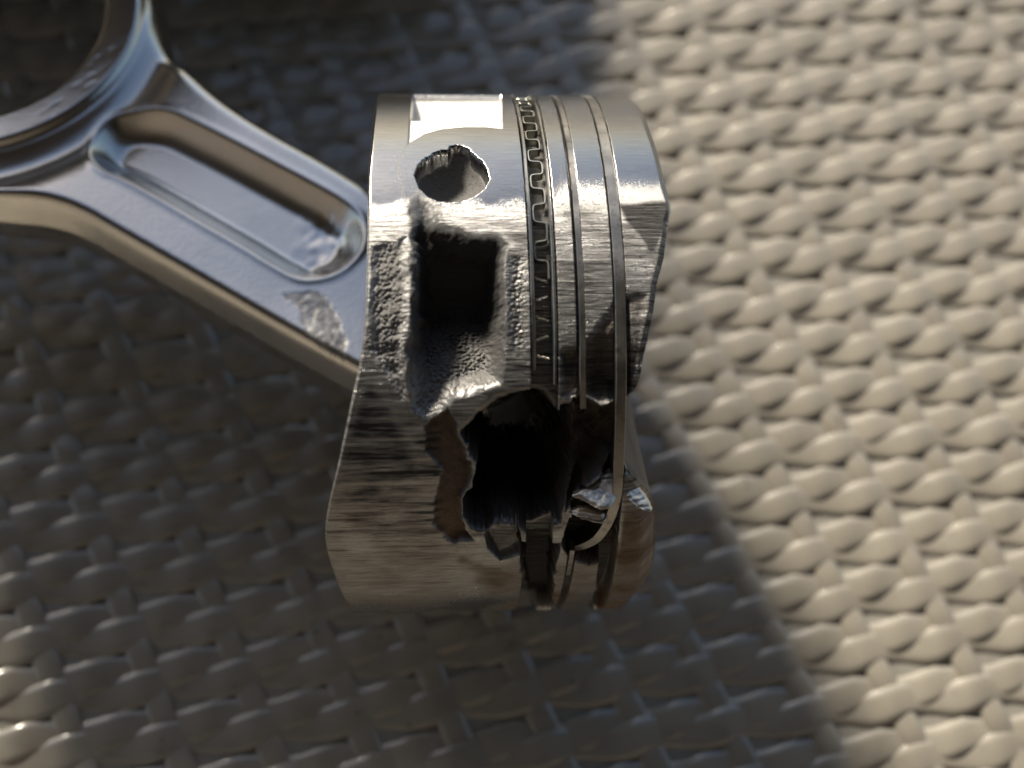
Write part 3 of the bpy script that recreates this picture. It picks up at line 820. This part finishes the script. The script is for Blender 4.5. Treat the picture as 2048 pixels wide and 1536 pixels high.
def build_rod():
    upper = RO['upper']
    lower = RO['lower']
    far = [(-92, 25.5), (-106, 26), (-120, 32), (-129, 44), (-131, 60), (-128, 80), (-117, 95), (-100, 103), (-82, 101), (-70, 92), (-62.5, 80)]
    small = [(-10, 23), (0, 16), (10, 11), (14, 0), (10, -10), (0, -15), (-10, -13)]
    poly = list(upper) + small + list(reversed(lower)) + far
    poly = smooth_closed(poly, 2)
    st = 0.3
    xs = np.arange(-135, 18, st)
    ys = np.arange(-20, 108, st)
    X, Y = np.meshgrid(xs, ys)
    pad = 40.0
    d = sdf(poly, X, Y, pad)
    C = np.array([-93.0, 63.0])
    rc = np.hypot(X - C[0], Y - C[1])
    db = rc - 24.3                      # positive outside the bore
    n1 = fbm(X / 6.0, Y / 6.0, 60)
    n2 = fbm(X / 1.1, Y / 1.1, 61)
    # top height
    h = np.full(X.shape, 7.6)
    cheek = sm(31.8 - rc, 1.6)
    h = h + 1.5 * cheek
    lip = np.exp(-((rc - 32.0) / 0.9) ** 2)
    h = h + 0.35 * lip
    h = h - 1.2 * np.exp(-((rc - 36.0) / 3.2) ** 2) * (1 - cheek)
    pk = smooth_closed(RO['pocket'], 2)
    dp = sdf(pk, X, Y, 20.0)
    q = np.clip(dp, 0, None)
    h = h - 4.6 * np.where(q < 5.2, np.sin(np.clip(q / 5.2, 0, 1) * math.pi / 2) ** 1.25, 1.0)
    h = h + 0.3 * np.exp(-((dp + 0.3) / 0.7) ** 2) * 0.6
    # hammered marks at the piston end of the pocket floor and scuffs on the cheek
    m1 = sm(dp - 1.0, 2) * sm(X + 33, 6)
    h = h + m1 * 0.55 * fbm(X / 2.6, Y / 2.6, 62, 2)
    m2 = cheek * sm(X + 80, 10) * sm(62 - Y, 8)
    h = h - m2 * 0.5 * np.clip(fbm((X - Y) / 1.1, (X + Y) / 4.5, 63, 2) - 0.05, 0, 1)
    # corroded patch
    dc = sdf(smooth_closed(RO['corr'], 2), X + 2.2 * n1 + 0.8 * n2, Y + 2.2 * fbm(X / 3.0, Y / 3.0, 66), 8)
    cor = sm(dc, 0.5)
    h = h - cor * (0.06 + 0.16 * fbm(X / 1.3, Y / 1.3, 64, 4)) * (dp < 0)
    # edge rounding
    rf = np.where(Y > 0.6 * -X + 4 - 10 * 0, 3.0, 1.8)
    rf = np.where((X + 60) * -0.6 + 18 < Y - 12, 3.2, 1.7)
    e = np.clip(d, 0, rf)
    h = h - (rf - np.sqrt(np.clip(rf ** 2 - (rf - e) ** 2, 0, None)))
    eb = np.clip(db, 0, 1.3)
    h = h - (1.3 - eb) * 0.8
    # flank slopes slightly to the parting line
    df = 0.9
    keep = (d > -df) & (db > -0.3)
    # snap outside points on to the parting outline
    gx, gy = np.gradient(d, st)[1], np.gradient(d, st)[0]
    gn = np.sqrt(gx ** 2 + gy ** 2) + 1e-6
    out = d < -df
    X2 = np.where(out, X + (-df - d) * gx / gn, X)
    Y2 = np.where(out, Y + (-df - d) * gy / gn, Y)
    dd = np.where(out, -df, d)
    # bore snapping
    ux, uy = (X - C[0]) / (rc + 1e-6), (Y - C[1]) / (rc + 1e-6)
    ob = db < -0.3
    X2 = np.where(ob, C[0] + ux * 24.0, X2)
    Y2 = np.where(ob, C[1] + uy * 24.0, Y2)
    t = np.clip(-dd / df, 0, 1)
    Z = np.where(dd < 0, h * (1 - t ** 1.0), h)
    tb = np.clip(-np.maximum(db, -0.3) / 0.3, 0, 1)
    Z = np.where(db < 0, Z * (1 - tb), Z)
    nr, nc = X.shape
    f = grid_faces(nr, nc)
    kf = keep.ravel()
    near = np.zeros_like(keep)
    fm = kf[f].any(1)
    f = f[fm]
    used = np.unique(f)
    remap = np.full(nr * nc, -1)
    remap[used] = np.arange(len(used))
    f = remap[f]
    V = np.stack([X2.ravel(), Y2.ravel(), Z.ravel()], -1)[used]
    Vb = V.copy()
    Vb[:, 2] *= -1
    n = len(V)
    allV = np.concatenate([V, Vb])
    allF = np.concatenate([f, (f + n)[:, ::-1]])
    me = mesh_np("rod_body", allV * MM, allF)
    c1 = np.concatenate([cor.ravel()[used]] * 2)
    add_attr(me, "pits", c1)
    add_attr(me, "soot", np.concatenate([(np.maximum(sm(dp, 2.0) * sm(Y - (-0.6 * X + 6), 6) * 0.2, cheek * (0.16 + 0.5 * n1))).ravel()[used]] * 2))  # dark reflections of the cheek and upper pocket wall put into the colour
    return me

def mat_rod():
    m, nt, p = new_mat("polished_steel")
    tc = N(nt, "ShaderNodeTexCoord").outputs["Object"]
    pits, soot_shade = attr(nt, "pits"), attr(nt, "soot")
    n1 = noise(nt, tc, 90.0, 6.0)
    n2 = noise(nt, tc, 1500.0, 3.0)
    n3 = noise(nt, tc, 700.0, 6.0)
    c = mixc(nt, ramp(nt, n1, [(0.3, 0.0), (0.7, 1.0)]), (0.68, 0.66, 0.63), (0.80, 0.775, 0.74))
    c = mixc(nt, math_n(nt, 'MULTIPLY', pits, ramp(nt, n3, [(0.35, 1.0), (0.65, 0.5)])), c, (0.22, 0.215, 0.21))
    c = mixc(nt, soot_shade, c, (0.10, 0.08, 0.07))
    nt.links.new(c, p.inputs["Base Color"])
    p.inputs["Metallic"].default_value = 1.0
    r = math_n(nt, 'ADD', math_n(nt, 'MULTIPLY', n1, 0.10), 0.17)
    r = math_n(nt, 'ADD', r, math_n(nt, 'MULTIPLY', pits, 0.12))
    nt.links.new(r, p.inputs["Roughness"])
    nt.links.new(bump(nt, math_n(nt, 'ADD', n2, math_n(nt, 'MULTIPLY', n3, pits)), 0.15, 0.0002), p.inputs["Normal"])
    return m
M_ROD = mat_rod()
rb = link("rod_body", build_rod(), M_ROD, rod_root)
# wrist pin through the small end
bm = bmesh.new()
bmesh.ops.create_cone(bm, cap_ends=True, segments=48, radius1=0.0105, radius2=0.0105, depth=0.044)
obj_bm("wrist_pin", bm, M_DARK, rod_root)

# ------------------------------------------------------------------ unseen roof, wall and boxes added to block and shape the light
def plain(name, c0, c1, scale, rough):
    m, nt, p = new_mat(name)
    tc = N(nt, "ShaderNodeTexCoord").outputs["Object"]
    nt.links.new(mixc(nt, noise(nt, tc, scale, 6.0), c0, c1), p.inputs["Base Color"])
    p.inputs["Roughness"].default_value = rough
    return m
M_BOARD = plain("stained_boards", (0.032, 0.030, 0.029), (0.062, 0.058, 0.055), 14.0, 0.7)
M_WALL = plain("brown_render", (0.060, 0.052, 0.045), (0.09, 0.08, 0.07), 6.0, 0.9)
M_SHADE_BOX = plain("grey_enamel", (0.10, 0.11, 0.12), (0.13, 0.14, 0.15), 20.0, 0.45)

blocker = empty("porch_roof", (0, 0, 1.3))  # added overhead, out of view, to block sky light and darken reflections
tag(blocker, "dark boarded porch roof over the table, out of the picture", "porch roof")
k = 0
y = -0.69
while y < BLOCKER_Y:
    bm = bmesh.new()
    box_bm(bm, -2.6, 2.6, y, y + 0.145, 0.0, 0.03, 0.004)
    obj_bm("board", bm, M_BOARD, blocker)
    y += 0.15
for x in (-1.8, 0.0, 1.8):
    bm = bmesh.new()
    box_bm(bm, x - 0.04, x + 0.04, -0.69, BLOCKER_Y - 0.02, 0.031, 0.15, 0.004)
    obj_bm("rafter", bm, M_BOARD, blocker)
bm = bmesh.new()
box_bm(bm, -2.4, 2.4, -0.86, -0.70, -0.70, 1.7, 0.0)
o = obj_bm("house_wall", bm, M_WALL)  # added out of view to darken metal reflections and cut fill light
tag(o, "brown rendered house wall behind the photographer", "wall")

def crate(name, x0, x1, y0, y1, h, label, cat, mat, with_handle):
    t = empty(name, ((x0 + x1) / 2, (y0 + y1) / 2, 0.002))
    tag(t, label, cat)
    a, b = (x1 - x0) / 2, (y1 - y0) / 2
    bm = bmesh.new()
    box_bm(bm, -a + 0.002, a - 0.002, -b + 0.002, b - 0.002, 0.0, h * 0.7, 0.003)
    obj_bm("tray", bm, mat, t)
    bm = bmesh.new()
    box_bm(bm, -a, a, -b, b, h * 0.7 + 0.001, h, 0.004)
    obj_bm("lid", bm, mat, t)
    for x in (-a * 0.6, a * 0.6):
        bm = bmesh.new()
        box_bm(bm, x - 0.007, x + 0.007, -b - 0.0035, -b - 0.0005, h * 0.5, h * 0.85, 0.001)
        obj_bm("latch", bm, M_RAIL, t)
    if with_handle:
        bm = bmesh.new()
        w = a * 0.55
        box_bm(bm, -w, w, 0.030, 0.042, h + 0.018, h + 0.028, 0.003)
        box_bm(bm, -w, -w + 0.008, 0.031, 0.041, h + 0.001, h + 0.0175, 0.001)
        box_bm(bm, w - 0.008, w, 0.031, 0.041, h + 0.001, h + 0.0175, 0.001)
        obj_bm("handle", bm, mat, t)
crate("toolbox", -0.185, -0.068, 0.109, 0.235, 0.112, "grey metal toolbox with a handle standing on the table beyond the rod", "toolbox", M_SHADE_BOX, True)  # added out of view to shade the left part of the weave
crate("parts_case", -0.066, -0.010, 0.110, 0.200, 0.038, "low grey parts case beside the toolbox beyond the piston", "case", M_SHADE_BOX, False)  # added out of view to cast the shadow edge above the piston
